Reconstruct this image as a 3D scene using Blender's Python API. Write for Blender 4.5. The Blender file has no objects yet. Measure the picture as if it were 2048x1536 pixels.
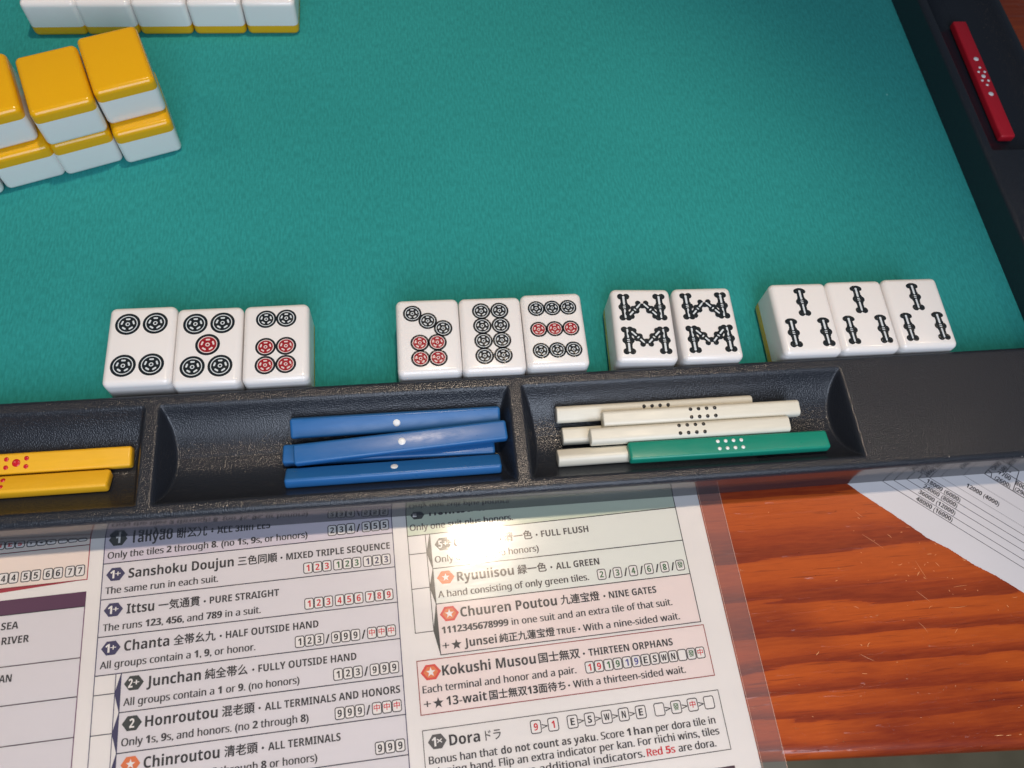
import bpy, bmesh, math, random
from mathutils import Matrix, Vector
random.seed(7)
S = 0.001                      # everything below is written in millimetres
R = math.radians
scene = bpy.context.scene
col = scene.collection

# ------------------------------------------------------------------ camera
cam_d = bpy.data.cameras.new('camera'); cam = bpy.data.objects.new('camera', cam_d); col.objects.link(cam)
right = Vector((0.9921598, -0.09763135, 0.07801952))
down = Vector((-0.05533074, -0.90291269, -0.4262478))
fwd = Vector((0.11205996, 0.41858906, -0.90123569))
m = Matrix.Identity(4)
for i in range(3):
    m[i][0] = right[i]; m[i][1] = -down[i]; m[i][2] = -fwd[i]
m[2][3] = 242.11 * S
cam.matrix_world = m
cam_d.sensor_fit = 'HORIZONTAL'; cam_d.sensor_width = 36.0; cam_d.lens = 1635.47 / 2048 * 36
cam_d.clip_start = 0.01; cam_d.clip_end = 20
cam_d.dof.use_dof = True; cam_d.dof.focus_distance = 0.258; cam_d.dof.aperture_fstop = 19
scene.camera = cam

# ------------------------------------------------------------------ light
world = bpy.data.worlds.new('World'); scene.world = world; world.use_nodes = True
world.node_tree.nodes['Background'].inputs[0].default_value = (0.72, 0.86, 1.0, 1)
world.node_tree.nodes['Background'].inputs[1].default_value = 0.10

def lamp(name, kind, loc, target, power, color, **kw):
    d = bpy.data.lights.new(name, kind); d.energy = power; d.color = color
    for k, v in kw.items(): setattr(d, k, v)
    o = bpy.data.objects.new(name, d); col.objects.link(o)
    o.location = Vector(loc) * S
    o.rotation_euler = (Vector(target) - Vector(loc)).to_track_quat('-Z', 'Y').to_euler()
    return o
WARM = (1.0, 0.80, 0.60)
lamp('ceiling_lamp_key', 'SPOT', (72, 321, 1000), (-66, 96, 0), 20.0, WARM,
     shadow_soft_size=0.027, spot_size=R(36), spot_blend=0.62)
lamp('ceiling_lamp_right', 'SPOT', (775, 321, 1000), (85, 25, 0), 4.2, WARM,
     shadow_soft_size=0.03, spot_size=R(21), spot_blend=0.9)
lamp('ceiling_lamp_left', 'SPOT', (-820, 330, 1000), (-90, 140, 0), 4.0, WARM,
     shadow_soft_size=0.03, spot_size=R(50), spot_blend=0.6)
lamp('window_light', 'AREA', (60, -430, 520), (-60, 130, 0), 5.3, (0.75, 0.84, 1.0), size=0.55)

vs = scene.view_settings
vs.view_transform = 'Standard'; vs.look = 'None'; vs.exposure = 0.0; vs.gamma = 1.0
vs.use_curve_mapping = False

# ------------------------------------------------------------------ materials
MATS = {}
def mat(name, color, rough=0.5, spec=0.5, coat=0.0, coat_rough=0.05, sss=0.0):
    if name in MATS: return MATS[name]
    mt = bpy.data.materials.new(name); mt.use_nodes = True
    b = mt.node_tree.nodes['Principled BSDF']
    b.inputs['Base Color'].default_value = (*color, 1)
    b.inputs['Roughness'].default_value = rough
    b.inputs['Specular IOR Level'].default_value = spec
    b.inputs['Coat Weight'].default_value = coat
    b.inputs['Coat Roughness'].default_value = coat_rough
    if sss:
        b.inputs['Subsurface Weight'].default_value = sss
        b.inputs['Subsurface Radius'].default_value = (1, 0.8, 0.7)
        b.inputs['Subsurface Scale'].default_value = 0.002
    MATS[name] = mt
    return mt
class NT:
    def __init__(s, mt): s.t = mt.node_tree; s.b = s.t.nodes['Principled BSDF']
    def n(s, kind, **kw):
        x = s.t.nodes.new(kind)
        for k, v in kw.items():
            if k.startswith('i_'): x.inputs[k[2:].replace('_', ' ')].default_value = v
            else: setattr(x, k, v)
        return x
    def l(s, a, b): s.t.links.new(a, b)
    def coords(s, scale, rz=0.0):
        tc = s.n('ShaderNodeTexCoord'); mp = s.n('ShaderNodeMapping')
        s.l(tc.outputs['Object'], mp.inputs[0])
        mp.inputs['Scale'].default_value = scale; mp.inputs['Rotation'].default_value = (0, 0, rz)
        return mp.outputs[0]
    def noise(s, vec, scale, detail=3.0, rough=0.5):
        x = s.n('ShaderNodeTexNoise'); s.l(vec, x.inputs['Vector'])
        x.inputs['Scale'].default_value = scale; x.inputs['Detail'].default_value = detail
        x.inputs['Roughness'].default_value = rough
        return x.outputs['Fac']
    def ramp(s, fac, stops):
        x = s.n('ShaderNodeValToRGB'); s.l(fac, x.inputs[0]); e = x.color_ramp.elements
        while len(e) < len(stops): e.new(0.5)
        for el, (p, c) in zip(e, stops):
            el.position = p; el.color = (*c, 1) if len(c) == 3 else c
        return x.outputs[0]
    def math(s, op, a, b=0.0, c=None):
        x = s.n('ShaderNodeMath', operation=op)
        for i, v in enumerate((a, b) if c is None else (a, b, c)):
            if isinstance(v, (int, float)): x.inputs[i].default_value = v
            else: s.l(v, x.inputs[i])
        return x.outputs[0]
    def mix(s, fac, a, b, blend='MIX'):
        x = s.n('ShaderNodeMix', data_type='RGBA', blend_type=blend)
        for sock, v in ((x.inputs[0], fac), (x.inputs[6], a), (x.inputs[7], b)):
            if isinstance(v, (int, float)): sock.default_value = v
            elif isinstance(v, tuple): sock.default_value = (*v, 1)
            else: s.l(v, sock)
        return x.outputs[2]
    def bump(s, h, strength, dist, prev=None):
        x = s.n('ShaderNodeBump'); s.l(h, x.inputs['Height'])
        x.inputs['Strength'].default_value = strength; x.inputs['Distance'].default_value = dist
        if prev is not None: s.l(prev, x.inputs['Normal'])
        return x.outputs[0]

def make_felt():
    mt = mat('green_felt', (0.026, 0.30, 0.25), 0.95, 0.15); k = NT(mt)
    v = k.coords((1, 1, 1)); vr = k.coords((1, 0.22, 1))
    f1 = k.noise(v, 900, 4, 0.7); f2 = k.noise(v, 14, 3); f3 = k.noise(vr, 1500, 2)
    c = k.ramp(f1, [(0.3, (0.018, 0.225, 0.212)), (0.7, (0.027, 0.305, 0.29))])
    c = k.mix(0.35, c, k.ramp(f2, [(0.35, (0.019, 0.22, 0.205)), (0.65, (0.027, 0.28, 0.268))]))
    c = k.mix(0.27, c, k.ramp(f3, [(0.35, (0.011, 0.15, 0.14)), (0.65, (0.033, 0.35, 0.335))]))
    lint = k.n('ShaderNodeTexVoronoi', i_Scale=42.0); k.l(v, lint.inputs['Vector'])
    spot = k.math('LESS_THAN', lint.outputs['Distance'], 0.016)
    pick = k.math('GREATER_THAN', k.noise(v, 30, 1), 0.52)
    c = k.mix(k.math('MULTIPLY', k.math('MULTIPLY', spot, pick), 0.55), c, (0.3, 0.6, 0.55))
    dk = k.n('ShaderNodeTexVoronoi', i_Scale=23.0); k.l(v, dk.inputs['Vector'])
    c = k.mix(k.math('MULTIPLY', k.math('LESS_THAN', dk.outputs['Distance'], 0.015), 0.6), c, (0.004, 0.05, 0.04))
    k.l(c, k.b.inputs['Base Color'])
    k.b.inputs['Sheen Weight'].default_value = 0.06
    k.l(k.bump(k.math('ADD', f1, f3), 0.36, 0.00022), k.b.inputs['Normal'])
    return mt
def make_rail(name, pebble):
    mt = mat(name, (0.016, 0.019, 0.026), 0.36, 0.5); k = NT(mt)
    v = k.coords((1, 1, 1))
    if pebble:
        n1 = k.noise(v, 2800, 0.0, 0.5)
        h = k.ramp(n1, [(0.32, (0, 0, 0)), (0.68, (1, 1, 1))])
        k.l(k.bump(h, 0.52, 0.0001), k.b.inputs['Normal'])
        k.b.inputs['Roughness'].default_value = 0.27
        du = k.n('ShaderNodeTexVoronoi', i_Scale=95.0); k.l(v, du.inputs['Vector'])
        dust = k.math('MULTIPLY', k.math('LESS_THAN', du.outputs['Distance'], 0.022), k.math('GREATER_THAN', k.noise(v, 45, 1), 0.54))
        k.l(k.mix(k.math('MULTIPLY', dust, 0.6), (0.016, 0.019, 0.026), (0.4, 0.38, 0.36)), k.b.inputs['Base Color'])
    else:
        k.b.inputs['Roughness'].default_value = 0.14
        k.b.inputs['Specular IOR Level'].default_value = 1.0
        n1 = k.noise(v, 500, 2)
        k.l(k.bump(n1, 0.10, 0.00005), k.b.inputs['Normal'])
    return mt
def make_wood():
    mt = mat('varnished_wood', (0.4, 0.1, 0.02), 0.36, 0.28, 0.7, 0.06); k = NT(mt)
    rz = R(1.2)
    v = k.coords((1, 1, 1), rz); vs_ = k.coords((0.10, 1, 1), rz); vw = k.coords((0.30, 1, 1), rz); vb = k.coords((0.45, 1, 1), rz)
    vf = k.coords((0.025, 1, 1), rz)
    warp = k.noise(vw, 22, 3, 0.55); wob = k.noise(vw, 120, 3, 0.55); fib = k.noise(vf, 900, 3, 0.65); irr = k.noise(k.coords((0.04, 1, 1), rz), 95, 2, 0.5)
    sep = k.n('ShaderNodeSeparateXYZ'); k.l(v, sep.inputs[0])
    yy = k.math('ADD', k.math('ADD', sep.outputs[1], k.math('MULTIPLY', warp, 0.018)), k.math('MULTIPLY', wob, 0.0022))
    yy = k.math('ADD', yy, k.math('MULTIPLY', irr, 0.006))
    grow = k.math('SUBTRACT', 1.0, k.math('POWER', 2.71828, k.math('MULTIPLY', yy, -19.0)))
    ph = k.math('ADD', k.math('MULTIPLY', grow, -11.5), k.math('MULTIPLY', fib, 0.34))
    ring = k.math('FRACT', k.math('ADD', ph, 40.0))
    big = k.noise(vb, 24, 3, 0.5); fine = k.noise(vs_, 1300, 3, 0.65)
    c = k.ramp(ring, [(0.0, (0.36, 0.052, 0.005)), (0.07, (0.44, 0.074, 0.006)), (0.50, (0.42, 0.066, 0.006)), (0.70, (0.26, 0.030, 0.004)), (0.90, (0.16, 0.013, 0.002)), (0.985, (0.19, 0.017, 0.003))])
    c = k.mix(k.ramp(big, [(0.50, (0, 0, 0)), (0.66, (1, 1, 1))]), c, (0.17, 0.014, 0.003))
    c = k.mix(0.24, c, k.ramp(fine, [(0.35, (0.22, 0.03, 0.003)), (0.65, (0.45, 0.085, 0.010))]))
    pore = k.ramp(k.noise(k.coords((0.035, 1, 1), rz), 1500, 2, 0.6), [(0.62, (0, 0, 0)), (0.70, (1, 1, 1))])
    c = k.mix(k.math('MULTIPLY', pore, 0.45), c, (0.11, 0.009, 0.002))
    k.l(c, k.b.inputs['Base Color'])
    # scratches and dents in the varnish
    prev = k.bump(k.noise(v, 45, 3), 0.12, 0.001)
    for ang, sc, st in ((0.75, 300, (0.07, 1, 1)), (-0.25, 360, (0.1, 1, 1)), (1.35, 420, (0.09, 1, 1)), (0.3, 900, (0.7, 1, 1))):
        vv = k.coords(st, ang)
        s1 = k.ramp(k.noise(vv, sc, 1, 0.4), [(0.675, (0, 0, 0)), (0.71, (1, 1, 1))])
        prev = k.bump(s1, 1.0, 0.0004, prev)
    k.l(prev, k.b.inputs['Coat Normal'])
    return mt
def make_film(name, haze):
    mt = bpy.data.materials.new(name); mt.use_nodes = True
    t = mt.node_tree; t.nodes.clear(); MATS[name] = mt
    N = t.nodes.new; l = t.links.new
    out = N('ShaderNodeOutputMaterial'); tr = N('ShaderNodeBsdfTransparent'); gl = N('ShaderNodeBsdfGlossy'); g2 = N('ShaderNodeBsdfGlossy')
    df = N('ShaderNodeBsdfDiffuse'); df.inputs[0].default_value = (0.85, 0.82, 0.82, 1)
    gl.inputs['Roughness'].default_value = 0.05; g2.inputs['Roughness'].default_value = 0.20
    mg = N('ShaderNodeMixShader'); mg.inputs[0].default_value = 0.45; l(gl.outputs[0], mg.inputs[1]); l(g2.outputs[0], mg.inputs[2])
    fr = N('ShaderNodeFresnel'); fr.inputs[0].default_value = 1.5
    a = N('ShaderNodeMixShader'); l(fr.outputs[0], a.inputs[0]); l(tr.outputs[0], a.inputs[1]); l(mg.outputs[0], a.inputs[2])
    b = N('ShaderNodeMixShader'); b.inputs[0].default_value = haze; l(a.outputs[0], b.inputs[1]); l(df.outputs[0], b.inputs[2])
    l(b.outputs[0], out.inputs[0])
    tc = N('ShaderNodeTexCoord'); mp = N('ShaderNodeMapping'); mp.inputs['Scale'].default_value = (0.25, 1, 1)
    l(tc.outputs['Object'], mp.inputs[0])
    n1 = N('ShaderNodeTexNoise'); n1.inputs['Scale'].default_value = 520; n1.inputs['Detail'].default_value = 3; l(mp.outputs[0], n1.inputs[0])
    n2 = N('ShaderNodeTexNoise'); n2.inputs['Scale'].default_value = 40; n2.inputs['Detail'].default_value = 2; l(tc.outputs['Object'], n2.inputs[0])
    b1 = N('ShaderNodeBump'); b1.inputs['Strength'].default_value = 0.22; b1.inputs['Distance'].default_value = 0.0001; l(n1.outputs[0], b1.inputs['Height'])
    b2 = N('ShaderNodeBump'); b2.inputs['Strength'].default_value = 0.10; b2.inputs['Distance'].default_value = 0.002; l(n2.outputs[0], b2.inputs['Height']); l(b1.outputs[0], b2.inputs['Normal'])
    for x in (gl, g2, fr): l(b2.outputs[0], x.inputs['Normal'])
    return mt
def make_tile_plastic(name, color, rough=0.16):
    mt = mat(name, color, rough, 0.5, sss=0.12); k = NT(mt); v = k.coords((1, 1, 1))
    n = k.noise(v, 120, 3)
    k.l(k.ramp(n, [(0.3, (rough * 0.8,) * 3), (0.7, (rough * 1.35,) * 3)]), k.b.inputs['Roughness'])
    k.l(k.bump(k.noise(v, 160, 2), 0.06, 0.0004), k.b.inputs['Normal'])
    return mt
def make_stick(name, color, rough=0.34):
    mt = mat(name, color, rough, 0.5); k = NT(mt); v = k.coords((0.15, 1, 1))
    n = k.noise(v, 900, 3)
    c2 = tuple(min(1, c * 1.03 + 0.002) for c in color); c1 = tuple(c * 0.97 for c in color)
    k.l(k.ramp(n, [(0.3, c1), (0.7, c2)]), k.b.inputs['Base Color'])
    rs = k.noise(k.coords((0.4, 1, 1)), 260, 4, 0.7)
    k.l(k.ramp(rs, [(0.3, (rough * 0.75,) * 3), (0.7, (rough * 1.3,) * 3)]), k.b.inputs['Roughness'])
    k.l(k.bump(n, 0.10, 0.00006), k.b.inputs['Normal'])
    return mt
def make_paper(name, color):
    mt = mat(name, color, 0.75, 0.2); k = NT(mt); v = k.coords((1, 1, 1))
    k.l(k.bump(k.noise(v, 60, 4), 0.25, 0.0012), k.b.inputs['Normal'])
    n = k.noise(v, 25, 2)
    k.l(k.ramp(n, [(0.3, tuple(c * 0.95 for c in color)), (0.7, color)]), k.b.inputs['Base Color'])
    return mt

FELT = make_felt(); RAIL = make_rail('rail_pebbled_plastic', True); WALL = make_rail('rail_smooth_plastic', False)
WOOD = make_wood(); FILM = make_film('laminate_film', 0.04); FILM_EDGE = make_film('laminate_border', 0.075)
TILE_W = make_tile_plastic('tile_white', (0.80, 0.765, 0.735)); TILE_Y = make_tile_plastic('tile_yellow', (0.78, 0.405, 0.005), 0.20)
INK = mat('engraved_black', (0.012, 0.016, 0.019), 0.22); INK_L = mat('engraved_white', (0.62, 0.66, 0.68), 0.3)
INK_R = mat('engraved_red', (0.30, 0.012, 0.02), 0.25); INK_P = mat('engraved_pale', (0.72, 0.58, 0.56), 0.3)
for _m in (INK, INK_R):
    k = NT(_m); k.l(k.bump(k.noise(k.coords((1, 1, 1)), 900, 2), 0.5, 0.0003), k.b.inputs['Normal'])
BLUE = make_stick('stick_blue', (0.016, 0.118, 0.33)); GREEN = make_stick('stick_green', (0.006, 0.235, 0.155))
IVORY = make_stick('stick_ivory', (0.70, 0.665, 0.56), 0.42); YEL = make_stick('stick_yellow', (0.80, 0.42, 0.012), 0.42); RED = make_stick('stick_red', (0.50, 0.008, 0.022), 0.45)
DOT_W = mat('dot_white', (0.78, 0.78, 0.76), 0.3); DOT_K = mat('dot_black', (0.02, 0.018, 0.016), 0.3); DOT_R = mat('dot_red', (0.55, 0.01, 0.02), 0.25)

# ------------------------------------------------------------------ helpers
def mesh_obj(name, verts, faces, mats, parent=None, idx=None, smooth=False, loc=None):
    me = bpy.data.meshes.new(name)
    me.from_pydata([(x * S, y * S, z * S) for x, y, z in verts], [], faces)
    for mt in (mats if isinstance(mats, (list, tuple)) else [mats]): me.materials.append(mt)
    if idx:
        for p, i in zip(me.polygons, idx): p.material_index = i
    if smooth:
        for p in me.polygons: p.use_smooth = True
    me.update()
    return link(name, me, parent, loc)
def link(name, me, parent=None, loc=None):
    o = bpy.data.objects.new(name, me); col.objects.link(o)
    if parent is not None: o.parent = parent
    if loc is not None: o.location = Vector(loc) * S
    return o
def empty(name, loc=(0, 0, 0), rot=(0, 0, 0)):
    o = bpy.data.objects.new(name, None); col.objects.link(o); o.empty_display_size = 0.005
    o.location = Vector(loc) * S; o.rotation_euler = rot
    return o
def tag(o, label=None, cat=None, group=None, kind=None):
    if label: o['label'] = label
    if cat: o['category'] = cat
    if group: o['group'] = group
    if kind: o['kind'] = kind
    return o
def rounded_box(w, l, t, r, seg=5, r_end=None):
    bm = bmesh.new(); bmesh.ops.create_cube(bm, size=1.0)
    for v in bm.verts: v.co = Vector((v.co.x * w, v.co.y * l, (v.co.z + 0.5) * t))
    bmesh.ops.bevel(bm, geom=bm.edges[:], offset=r, segments=seg, profile=0.5, affect='EDGES', clamp_overlap=True)
    return bm
def bm_to_mesh(bm, name, mt, sharp=None):
    for v in bm.verts: v.co *= S
    me = bpy.data.meshes.new(name); bm.to_mesh(me); bm.free()
    me.materials.append(mt)
    for p in me.polygons: p.use_smooth = True
    return me
def rrect(cx, cy, w, h, r, seg=3):
    pts = []
    for qx, qy, a0 in ((1, 1, 0), (-1, 1, 90), (-1, -1, 180), (1, -1, 270)):
        for i in range(seg + 1):
            a = R(a0 + 90 * i / seg)
            pts.append((cx + qx * (w / 2 - r) + r * math.cos(a), cy + qy * (h / 2 - r) + r * math.sin(a)))
    return pts
class Flat:
    """collects flat pieces of one print (several inks) and links them as one mesh"""
    def __init__(s): s.v = []; s.f = []; s.i = []; s.m = []
    def mi(s, mt):
        if mt not in s.m: s.m.append(mt)
        return s.m.index(mt)
    def poly(s, pts, z, mt):
        b = len(s.v); s.v += [(x, y, z) for x, y in pts]; s.f.append(tuple(range(b, b + len(pts)))); s.i.append(s.mi(mt))
    def ring(s, outer, inner, z, mt):
        b = len(s.v); n = len(outer); s.v += [(x, y, z) for x, y in outer] + [(x, y, z) for x, y in inner]; k = s.mi(mt)
        for i in range(n):
            j = (i + 1) % n; s.f.append((b + i, b + j, b + n + j, b + n + i)); s.i.append(k)
    def disc(s, cx, cy, r, z, mt, n=24, ry=None):
        s.poly([(cx + r * math.cos(2 * math.pi * i / n), cy + (ry or r) * math.sin(2 * math.pi * i / n)) for i in range(n)], z, mt)
    def annulus(s, cx, cy, r0, r1, z, mt, n=24):
        c = lambda r: [(cx + r * math.cos(2 * math.pi * i / n), cy + r * math.sin(2 * math.pi * i / n)) for i in range(n)]
        s.ring(c(r1), c(r0), z, mt)
    def rect(s, x0, y0, x1, y1, z, mt): s.poly([(x0, y0), (x1, y0), (x1, y1), (x0, y1)], z, mt)
    def line(s, x0, y0, x1, y1, w, z, mt):
        d = math.hypot(x1 - x0, y1 - y0); nx, ny = -(y1 - y0) / d * w / 2, (x1 - x0) / d * w / 2
        s.poly([(x0 - nx, y0 - ny), (x1 - nx, y1 - ny), (x1 + nx, y1 + ny), (x0 + nx, y0 + ny)], z, mt)
    def pill(s, cx, cy, l, w, ang, z, mt):
        ca, sa = math.cos(ang), math.sin(ang)
        s.poly([(cx + x * ca - y * sa, cy + x * sa + y * ca) for x, y in rrect(0, 0, l, w, min(l, w) * 0.49, 3)], z, mt)
    def mesh(s, name):
        me = bpy.data.meshes.new(name); me.from_pydata([(x * S, y * S, z * S) for x, y, z in s.v], [], s.f)
        for mt in s.m: me.materials.append(mt)
        for p, i in zip(me.polygons, s.i): p.material_index = i
        me.update(); return me

# ------------------------------------------------------------------ setting: table top and floor
ZT = -2.5
def make_table():
    a = R(-3.2); ca, sa = math.cos(a), math.sin(a)
    # near edge runs through (94,-6.9) and (166,-11); cross-section: top, rounded nose, apron
    prof = [(700, ZT), (4.0, ZT)]
    for i in range(1, 9):
        t = R(90 * i / 8); prof.append((4.0 - 4.0 * math.sin(t), ZT - 4.0 + 4.0 * math.cos(t)))
    prof += [(0, ZT - 20), (6, ZT - 24), (700, ZT - 24)]
    xs = [-700, -350, 0, 350, 800]; v = []; f = []
    for x in xs:
        for d, z in prof:
            v.append((94 + ca * (x - 94) - sa * d, -7.0 + sa * (x - 94) + ca * d, z))
    n = len(prof)
    for i in range(len(xs) - 1):
        for j in range(n - 1):
            f.append((i * n + j, i * n + j + 1, (i + 1) * n + j + 1, (i + 1) * n + j))
    o = mesh_obj('table_top', v, f, WOOD, smooth=True)
    bm = bmesh.new(); bm.from_mesh(o.data); bmesh.ops.recalc_face_normals(bm, faces=bm.faces[:])
    up = max(bm.faces, key=lambda q: q.calc_center_median().z)
    if up.normal.z < 0: bmesh.ops.reverse_faces(bm, faces=bm.faces[:])
    bm.to_mesh(o.data); bm.free()
    tag(o, kind='structure')
make_table()
def make_scratches():
    # pale scuffs and scratches worn into the varnish of the table, on the bare wood right of the sheet
    pale = mat('bare_scratch', (0.66, 0.30, 0.13), 0.3); rnd = random.Random(3); v, f = [], []
    def nick(x, y, l, a, w, bend=0.0):
        n = 4; b0 = len(v); d = (math.cos(a), math.sin(a)); nn = (-d[1], d[0])
        for i in range(n + 1):
            t = i / n; ww = w * math.sin(math.pi * (0.12 + 0.76 * t)); o = bend * math.sin(math.pi * t)
            px, py = x + d[0] * l * (t - 0.5) + nn[0] * o, y + d[1] * l * (t - 0.5) + nn[1] * o
            v.append((px - nn[0] * ww / 2, py - nn[1] * ww / 2, ZT + 0.012)); v.append((px, py, ZT + 0.03)); v.append((px + nn[0] * ww / 2, py + nn[1] * ww / 2, ZT + 0.012))
        for i in range(n):
            q = b0 + i * 3; f.append((q, q + 3, q + 4, q + 1)); f.append((q + 1, q + 4, q + 5, q + 2))
    for _ in range(85):
        if rnd.random() < 0.7: x, y = rnd.gauss(158, 16), rnd.gauss(44, 11)
        else: x, y = rnd.uniform(97, 205), rnd.uniform(-3, 68)
        if x < 96.5 or y < -4: continue
        l = rnd.choice((0.3, 0.35, 0.45, 0.6, 0.8, 1.6)); a = rnd.choice((0.0, -0.75, -0.6, 0.1, -1.1, 0.9)) + rnd.gauss(0, 0.2)
        nick(x, y, l, a, rnd.uniform(0.09, 0.22), rnd.gauss(0, 0.08) * l)
    for x, y, l, a in ((139, 52, 7.5, -0.72), (152, 42, 6.0, -1.25), (150, 34, 5.0, -0.8), (127, 18, 4.5, -0.55), (147, 25, 4.0, -1.0), (137, 61, 3.0, -0.8), (163, 36, 4.5, 0.04), (160, 30, 6.0, 0.0), (183, 3.5, 3.5, -0.6)):
        nick(x, y, l, a, 0.09, rnd.gauss(0, 0.1))
    for i in range(14): nick(160 + i * 3.1 + rnd.gauss(0, 0.5), -6.6 - i * 0.19 + rnd.gauss(0, 0.12), rnd.uniform(0.8, 2.6), -0.05 + rnd.gauss(0, 0.05), 0.2)
    o = mesh_obj('scratches', v, f, pale, bpy.data.objects['table_top']); tag(o, kind='stuff')
make_scratches()
fl = mat('floor_dull', (0.16, 0.125, 0.075), 0.7); k = NT(fl)
k.l(k.ramp(k.noise(k.coords((1, 1, 1)), 14, 4), [(0.3, (0.26, 0.21, 0.12)), (0.7, (0.42, 0.34, 0.21))]), k.b.inputs['Base Color'])
tag(mesh_obj('floor', [(-2000, -2000, -720), (2000, -2000, -720), (2000, 2000, -720), (-2000, 2000, -720)], [(0, 1, 2, 3)], fl), kind='structure')

# ------------------------------------------------------------------ mahjong mat: felt and moulded rails
TOP, FELT_Z, BOT = 13.5, 0.0, -2.25
YO, YI = 71.2, 109.5            # outer and inner face of the front rail
XI, XO = 218.3, 256.0           # inner and outer face of the side rail
TR_R, TR_D = 17.0, 9.0          # trough radius and depth
mat_root = tag(empty('mahjong_mat', (40, 150, ZT)), 'green felt mahjong mat framed by pebbled black plastic rails with stick trays', 'game mat')
def under(o):                    # world-placed part under the mat's empty
    o.parent = mat_root; o.location = -mat_root.location; return o
felt_v = [(-210, YI + 0.3, FELT_Z), (XI + 0.3, YI + 0.3, FELT_Z), (XI + 0.3, 345, FELT_Z), (-210, 345, FELT_Z)]
felt_v += [(x, y, BOT) for x, y, z in felt_v]
under(mesh_obj('felt', felt_v, [(0, 1, 2, 3), (7, 6, 5, 4), (0, 4, 5, 1), (1, 5, 6, 2), (2, 6, 7, 3), (3, 7, 4, 0)], FELT))
def smin(a, b, k):
    h = max(0.0, min(1.0, 0.5 + 0.5 * (b - a) / k)); return b * (1 - h) + a * h - k * h * (1 - h)
def smax(a, b, k): return -smin(-a, -b, k)
def rail_z(u, w, trays, wc):
    """height of the rail's top surface: u along the rail, w across it"""
    z = TOP
    for a, b in trays:
        if u < a - 3 or u > b + 3: continue
        q = min(abs(w - wc), TR_R - 0.2)
        zc = TOP - TR_D + TR_R - math.sqrt(TR_R * TR_R - q * q) - 0.22 * math.exp(-((w - wc - 1.4) / 0.4) ** 2)
        ze = max(TOP - 2.6 * (u - a), TOP - 2.6 * (b - u))
        z = smin(z, smax(zc, ze, 1.0), 1.5)
    return z
def steps(lo, hi, marks, fine=0.35, coarse=2.2, reach=4.6):
    out = [lo]; x = lo
    while x < hi:
        d = min([abs(x - q) for q in marks] + [1e9])
        x += fine if d < reach else min(coarse, max(fine, d - reach + 0.2))
        out.append(min(x, hi))
    return out
def build_rail(name, us, w_out, w_in, trays, wc, put, round_in_upto, mid_in):
    ro, ri = 2.0, 1.4
    sgn = 1 if w_in > w_out else -1
    ws = []
    for i in range(6):
        t = R(90 * i / 6); ws.append((w_out + sgn * ro * (1 - math.cos(t)), ro * (1 - math.sin(t)), 0))
    lo, hi = w_out + sgn * ro, w_in - sgn * ri
    n = int(abs(hi - lo) / 0.55)
    ws += [(lo + (hi - lo) * i / n, 0.0, 0) for i in range(n + 1)]
    for i in range(1, 6):
        t = R(90 * i / 5); ws.append((w_in - sgn * ri * (1 - math.sin(t)), ri * (1 - math.cos(t)), 1))
    v, f, idx = [], [], []
    for u in us:
        v.append(put(u, w_out, BOT))
        for w, drop, inner in ws: v.append(put(u, w, rail_z(u, w, trays, wc) - (drop if (not inner or u < round_in_upto) else 0)))
        v.append(put(u, w_in + sgn * 0.6, BOT))
    n = len(ws) + 2
    for i in range(len(us) - 1):
        for j in range(n - 1):
            q = (i * n + j, (i + 1) * n + j, (i + 1) * n + j + 1, i * n + j + 1)
            f.append(q); idx.append(1 if j == 0 else 0)
    for e in (0, len(us) - 1): f.append(tuple(e * n + j for j in range(n))); idx.append(1)
    o = mesh_obj(name, v, f, [RAIL, WALL], idx=idx, smooth=True)
    bm = bmesh.new(); bm.from_mesh(o.data); bmesh.ops.recalc_face_normals(bm, faces=bm.faces[:]); bm.to_mesh(o.data); bm.free()
    return under(o)
tr_f = [(-185.0, -80.9), (-76.6, 27.0), (31.4, 135.4)]
build_rail('front_rail', steps(-200, XO, [q for t in tr_f for q in t if q > -180]), YO, YI, tr_f, 90.3, lambda u, w, z: (u, w, z), XI + 0.5, 0)
tr_s = [(193.5, 297.3), (301.6, 405)]
build_rail('side_rail', steps(YI, 345, [193.5, 297.3, 301.6]), XO, XI, tr_s, 237.0, lambda u, w, z: (w, u, z), 1e9, 0)

# ------------------------------------------------------------------ mahjong tiles
TW, TL, TT, BK = 19.95, 27.1, 15.4, 4.6
def half_tile(face_up, which):
    bm = rounded_box(TW, TL, TT, 2.0, 6)
    zc = BK if face_up else TT - BK
    keep_upper = (which == 'body') == face_up
    bmesh.ops.bisect_plane(bm, geom=bm.verts[:] + bm.edges[:] + bm.faces[:], plane_co=(0, 0, zc), plane_no=(0, 0, 1),
                           clear_inner=keep_upper, clear_outer=not keep_upper)
    return bm_to_mesh(bm, which, TILE_W if which == 'body' else TILE_Y)
TM = {(u, w): half_tile(u, w) for u in (True, False) for w in ('body', 'back')}
MARK = {}
def circle_mesh(r, red):
    key = ('c', r, red)
    if key in MARK: return MARK[key]
    a = Flat(); lt = INK_P if red else INK_L
    a.disc(0, 0, r, 0.0, INK, 30)
    if red: a.disc(0, 0, r * 0.76, 0.01, INK_R, 28)
    a.annulus(0, 0, r * 0.715, r * 0.785, 0.02, lt, 28)
    for i in range(5):
        t = R(90 + 72 * i); a.pill(r * 0.465 * math.cos(t), r * 0.465 * math.sin(t), r * 0.36, r * 0.145, t + math.pi / 2, 0.02, lt)
    a.annulus(0, 0, r * 0.10, r * 0.18, 0.02, lt, 14)
    MARK[key] = a.mesh('circle_mark'); return MARK[key]
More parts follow.
